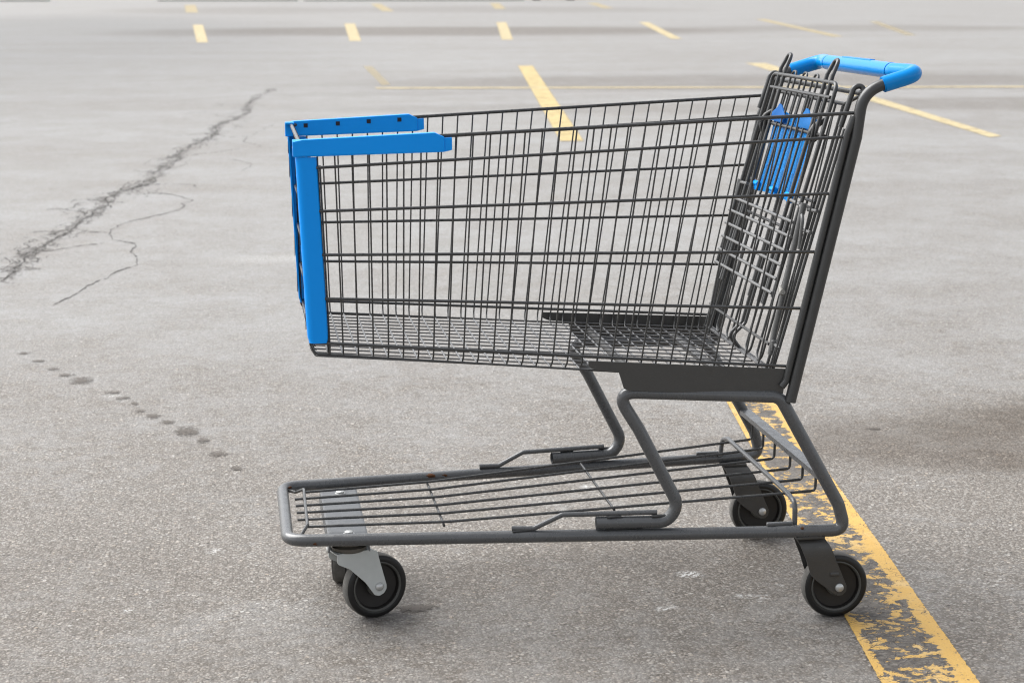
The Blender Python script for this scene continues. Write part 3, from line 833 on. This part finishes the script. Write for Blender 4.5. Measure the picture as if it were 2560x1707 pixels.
# ---- uprights and handle
RT = .0108
UP = [(1.0175, .434), (1.1215, .898), (1.133, .955), (1.1395, .990), (1.158, 1.0165), (1.188, 1.030), (1.262, 1.0475)]
UPS = [Vector((x, 0, z)) for x, z in UP]
bm = bmesh.new()
def upright_path(s, upto=None):
    P = [Vector((x, s * .2815, z)) for x, z in UP[:-1]]
    return P
for s in (-1, 1):
    bm = bmesh.new()
    P = [Vector((1.0175, s * .2815, .434)), Vector((1.1405, s * .2815, .983)), Vector((1.178, s * .2815, 1.026)), Vector((1.205, s * .281, 1.0345))]
    P = [Vector((1.0175, s * .2805, .434)), Vector((1.128, s * .2805, .927)), Vector((1.1375, s * .2805, 1.0085)), Vector((1.205, s * .280, 1.0335))]
    pp = fillet([P[0], P[1], P[2], P[3]], .055, 9)
    tube(bm, pp, RT, 16, caps=True)
    up_ = obj('upright_tube', bm, M_steel, cart)
    # inner bar, parallel and welded to the tube
    bm = bmesh.new()
    tube(bm, [(1.0005, s * .2790, .463), (XB(.470) - .0145, s * .2790, .474), (XB(.93) - .0155, s * .2790, .934), (XB(.965) - .012, s * .279, .965)], .0068, 12, .01, 3)
    obj('upright_bar', bm, M_steel, up_)
    # hook that carries the rear gate
    bm = bmesh.new()
    tube(bm, [(1.104, s * .262, .945), (1.119, s * .262, .992), (1.127, s * .262, 1.0185), (1.143, s * .262, 1.0195), (1.146, s * .270, .998)], .0052, 10, .012, 6)
    obj('gate_hook', bm, M_steel, up_)
# handle core tube
def handle_pts():
    P = [Vector((1.172, -.280, 1.0205)), Vector((1.247, -.2795, 1.0425)), Vector((1.250, -.252, 1.0455)), Vector((1.240, 0, 1.0440)), Vector((1.250, .252, 1.0455)), Vector((1.247, .2795, 1.0425)), Vector((1.172, .280, 1.0205))]
    P = [Vector((1.172, -.280, 1.0215)), Vector((1.2475, -.2795, 1.0435)), Vector((1.228, -.195, 1.0430)), Vector((1.228, .195, 1.0430)), Vector((1.2475, .2795, 1.0435)), Vector((1.172, .280, 1.0215))]
    return P
hp = fillet(handle_pts(), .030, 9)
bm = bmesh.new(); tube(bm, hp, .0102, 12); handle = obj('handle', bm, M_steel, cart)
def sub_path(pts, a, b):
    L = [0]
    for p, q in zip(pts[:-1], pts[1:]): L.append(L[-1] + (q - p).length)
    T = L[-1]; a *= T; b *= T; out = []
    def at(d):
        for i in range(len(L) - 1):
            if L[i + 1] >= d: return pts[i].lerp(pts[i + 1], (d - L[i]) / max(1e-9, L[i + 1] - L[i]))
        return pts[-1]
    out.append(at(a)); out += [p for p, l in zip(pts, L) if a + 1e-4 < l < b - 1e-4]; out.append(at(b)); return out
for a, b, rr in ((.004, .232, .0150), (.2345, .7655, .0154), (.768, .996, .0150)):
    bm = bmesh.new(); sp_ = sub_path(hp, a, b)
    tube(bm, sp_, rr, 24)
    es = [e for e in bm.edges if len(e.link_faces) == 2 and any(len(f.verts) > 4 for f in e.link_faces)]
    bmesh.ops.bevel(bm, geom=es, offset=.0014, segments=2, affect='EDGES')
    obj('handle_grip', bm, M_grip, handle)
bm = bmesh.new(); box(bm, (1.2290, .010, 1.0575), (.0115, .165, .004), None, .0012); obj('grip_insert', bm, mat_blue('dark_blue_plastic', (.002, .17, .55), (.003, .20, .62)), handle)

# ---- rear gate (hinged panel at the back of the basket)
def gp(y, z, off): return (XB(z, off), y, z)
bm = bmesh.new()
tube(bm, [(1.1395, -.276, 1.0065), (1.1395, .276, 1.0065)], .0050, 10)
og = -.012
tube(bm, [gp(-.262, 1.003, og + .01), gp(-.215, .9835, og), gp(.215, .9835, og), gp(.262, 1.003, og + .01)], .0036, 10, .012, 4)
def gate_off(z): return -.034 + (z - .50) * .046      # gate leans back towards the hinge
rg = .0026
for c in (-.1475, -.0715, .0715, .1475):
    top = .9835; d = .0165
    pts = []
    for sg, rngz in ((-1, (top, .515)), (1, (.515, top))):
        pass
    tube(bm, [gp(c - d, top, gate_off(top)), gp(c - d, .497, gate_off(.497)), gp(c, .4855, gate_off(.4855)), gp(c + d, .497, gate_off(.497)), gp(c + d, top, gate_off(top))], rg, 8, .013, 4)
for c in (-.0105, .0105):
    tube(bm, [gp(c, .9835, gate_off(.9835)), gp(c, .535, gate_off(.535)), (XB(.505, gate_off(.505)) - .020, c, .508), (.998, c, .481)], .0036, 8, .016, 5)
for c in (-.245, -.228, -.207, .207, .228, .245):
    tube(bm, [gp(c, .985 if abs(c) < .24 else .94, gate_off(.985)), gp(c, .468, gate_off(.468))], .0033, 8)
for z in (.790, .802):
    tube(bm, [gp(-.225, z, gate_off(z) - .006), gp(.225, z, gate_off(z) - .006)], .0030, 8)
tube(bm, [gp(-.205, .530, -.040), gp(.205, .530, -.040)], .0030, 8)
tube(bm, [gp(-.210, .738, -.028), gp(.210, .738, -.028)], .0032, 8)
gate = obj('rear_gate', bm, M_steel, cart)

# ---- folded child seat in front of the gate
def SX(z): return 1.036 + .2875 * (z - .74)
bm = bmesh.new()
for c in (-.147, .147):       # two tall loops
    d = .0165
    tube(bm, [(SX(.60), c - d, .60), (SX(1.03), c - d, 1.035), (SX(1.066) + .002, c - d * .8, 1.062), (SX(1.066) + .004, c + d * .8, 1.062), (SX(1.03), c + d, 1.035), (SX(.60), c + d, .60)], .0040, 10, .016, 7)
for c in (-.0705, 0, .0705):   # three short loops
    d = .0155
    tube(bm, [(SX(.79), c - d, .79), (SX(1.01), c - d, 1.012), (SX(1.03), c - d * .7, 1.031), (SX(1.03), c + d * .7, 1.031), (SX(1.01), c + d, 1.012), (SX(.79), c + d, .79)], .0024, 8, .010, 6)
# outer frame with rounded shoulders
tube(bm, [(SX(.62), -.203, .62), (SX(1.023) - .002, -.203, 1.021), (SX(1.023) - .002, .203, 1.021), (SX(.62), .203, .62)], .0040, 10, .020, 6)
tube(bm, [(SX(.988), -.19, .994), (SX(.988), .19, .994)], .0036, 8)
tube(bm, [(1.092, -.203, .9235), (1.092, .203, .9235)], .0038, 10)
obj('seat_back', bm, M_steel, cart)
bm = bmesh.new()
for i, z in enumerate((.762, .736, .709, .682, .655, .628)):
    hw = (.205, .214, .214, .210, .206, .204)[i]
    tube(bm, [(SX(z) - .004, -hw, z), (SX(z) - .004, hw, z)], .0033, 10)
for y in (-.150, -.06, .06, .150):
    tube(bm, [(SX(.768), y, .768), (SX(.60), y, .600)], .0026, 8)
for s in (-1, 1):              # side hoops of the seat pan
    tube(bm, [(SX(.80) - .004, s * .150, .7975), (SX(.80) - .002, s * .205, .795), (SX(.76) + .006, s * .228, .77), (SX(.72) + .012, s * .230, .715)], .0036, 10, .018, 5)
    tube(bm, [(SX(.79) + .010, s * .222, .788), (SX(.79) + .014, s * .262, .790)], .0036, 10)
    tube(bm, [(SX(.75) + .010, s * .220, .750), (SX(.75) + .014, s * .262, .750)], .0036, 10)
    # thick pivot post running to the floor
    tube(bm, [(SX(.80), s * .2165, .80), (1.004, s * .2165, .560), (.997, s * .2165, .512)], .0060, 10)
    box(bm, (1.004, s * .2205, .530), (.016, .010, .022), None, .002)
    tube(bm, [(1.002, s * .215, .534), (1.003, s * .250, .530)], .0035, 8)
obj('seat_grid', bm, mat_steel('grey_rod_lit', (.085, .085, .084), (.13, .13, .128), .01, .26), cart)  # pale copy of the wire grey, bright sky glint put into its colour
bm = bmesh.new()
tube(bm, [(1.014, -.212, .640), (1.012, -.226, .632), (1.010, -.240, .636)], .0050, 10, .004, 3)
obj('pivot_knob', bm, mat_plain('dull_plastic_knob', (.16, .155, .14), (.26, .25, .23), 50, .6), cart)

# blue leg-hole flap
def FX(z): return XB(z, -.030)
bm = bmesh.new()
n = 14; zs = [.790, .80, .812, .842, .8425, .845, .88, .91, .935, .949]
rows = []
for z in zs:
    t = (z - .79) / .15
    hw = .118 + .014 * t
    row = []
    for k in range(n + 1):
        y = (k / n * 2 - 1) * hw
        ripple = .0022 * math.cos(k / n * math.pi * 6)
        step = -.0025 if z < .8424 else 0
        zz_ = z + (.003 * math.sin(k * 1.3) if z > .935 else 0)
        row.append(bm.verts.new((FX(z) - .002 + ripple + step, y, zz_)))
    rows.append(row)
for A_, B_ in zip(rows[:-1], rows[1:]):
    for k in range(n): bm.faces.new((A_[k], A_[k + 1], B_[k + 1], B_[k]))
bmesh.ops.solidify(bm, geom=bm.faces[:], thickness=.0025)
flap = obj('seat_flap', bm, M_flap, cart)
for yc, mt, h in ((.088, mat_blue('navy_plastic_ear', (.0, .075, .27), (.001, .095, .32), .6), .966), (-.085, mat_blue('deep_blue_plastic', (.0, .095, .30), (.0, .12, .36), .6), .968)):
    bm = bmesh.new()
    pl = [(-.046, .930), (-.044, .946), (-.026, .952), (-.012, h - .004), (-.002, h), (.008, h - .006), (.020, .956), (.040, .947), (.042, .930)]
    prism(bm, round_poly(pl, .004, 3), 'x', 0, .003, .0006, fn=lambda p: (XB(p[2], -.042) + p[0] + .004 * abs(math.sin(p[1] * 60)), yc + p[1], p[2]))
    bmesh.ops.recalc_face_normals(bm, faces=bm.faces[:])
    obj('flap_ear', bm, mt, flap)
for yc in (-.105, .0, .118):
    bm = bmesh.new(); box(bm, (FX(.795) - .004, yc, .796), (.012, .030, .018), None, .003)
    tube(bm, [(FX(.80) - .009, yc - .016, .8025), (FX(.80) - .009, yc + .016, .8025)], .005, 8)
    obj('flap_foot', bm, M_blue, flap)
for s in (-1, 1):
    bm = bmesh.new()
    tube(bm, [(1.082, s * .160, .905), (1.080, s * .160, .926), (1.088, s * .158, .938), (1.108, s * .156, .950)], .0060, 12, .01, 4)
    lathe(bm, [(0, -.007), (.0095, -.006), (.0095, .006), (0, .007)], 16, Matrix.Translation((1.084, s * .160, .918)))
    obj('clip', bm, M_clip, cart)

# ------------------------------------------------------------------ far edge of the car park
kb = bmesh.new()
for x0, x1 in ((-34, -13.5), (-5.5, 5.2), (5.6, 23)):
    box(kb, ((x0 + x1) / 2, 139.5 + .0, .075), (x1 - x0, .5, .15), None, .03)
k_ = obj('kerb', kb, mat_plain('pale_concrete', (.42, .42, .40), (.58, .58, .56), 2, .8), None); k_['kind'] = 'structure'; k_['label'] = 'pale concrete kerb along the far edge of the car park'

def parked_vehicle(name, x, y, length, wb, height, body_col, label, cat, van):
    e = bpy.data.objects.new(name, None); link(e); e.location = (x, y, 0); e['label'] = label; e['category'] = cat
    e['group'] = 'vehicles parked beyond the far edge of the lot'
    L = length / 2
    if van: side = [(-L, .42), (-L, 1.0), (-L + .7, 1.15), (-L + 1.3, height - .05), (L - .1, height), (L, .9), (L, .42)]
    else: side = [(-L, .40), (-L, .72), (-L + 1.1, .92), (-L + 1.8, height), (L - 1.5, height), (L - .6, .98), (L, .92), (L, .40)]
    bm = bmesh.new(); prism(bm, round_poly(side, .12, 4), 'y', -.88, .88, .06)
    obj('body', bm, mat_plain(name + '_paint', body_col, tuple(c * 1.15 for c in body_col), 3, .3), e)
    g0 = [(-L + 1.45, 1.15 if van else .95), (-L + (1.65 if van else 1.95), height - .18 if van else height - .08), ((-L + 2.6) if van else (L - 1.6), height - .18 if van else height - .08), ((-L + 2.6) if van else (L - .9), 1.15 if van else .98)]
    for s in (-1, 1):
        bm = bmesh.new(); prism(bm, g0, 'y', s * .882, s * .888); obj('window', bm, mat_plain('tinted_glass', (.02, .02, .022), (.03, .03, .032), 2, .1), e)
    for wx in (-wb / 2, wb / 2):
        for s in (-1, 1):
            bm = bmesh.new(); lathe(bm, [(0, -.11), (.20, -.115), (.31, -.10), (.335, -.07), (.335, .07), (.31, .10), (.20, .115), (0, .11)], 28, Matrix.Translation((wx, s * .82, .335)))
            obj('wheel', bm, M_tyre, e)
parked_vehicle('parked_car', 26.2, 144.5, 4.6, 2.85, 1.45, (.30, .29, .28), 'distant parked car, only the foot of its dark tyres showing at the top edge', 'car', False)
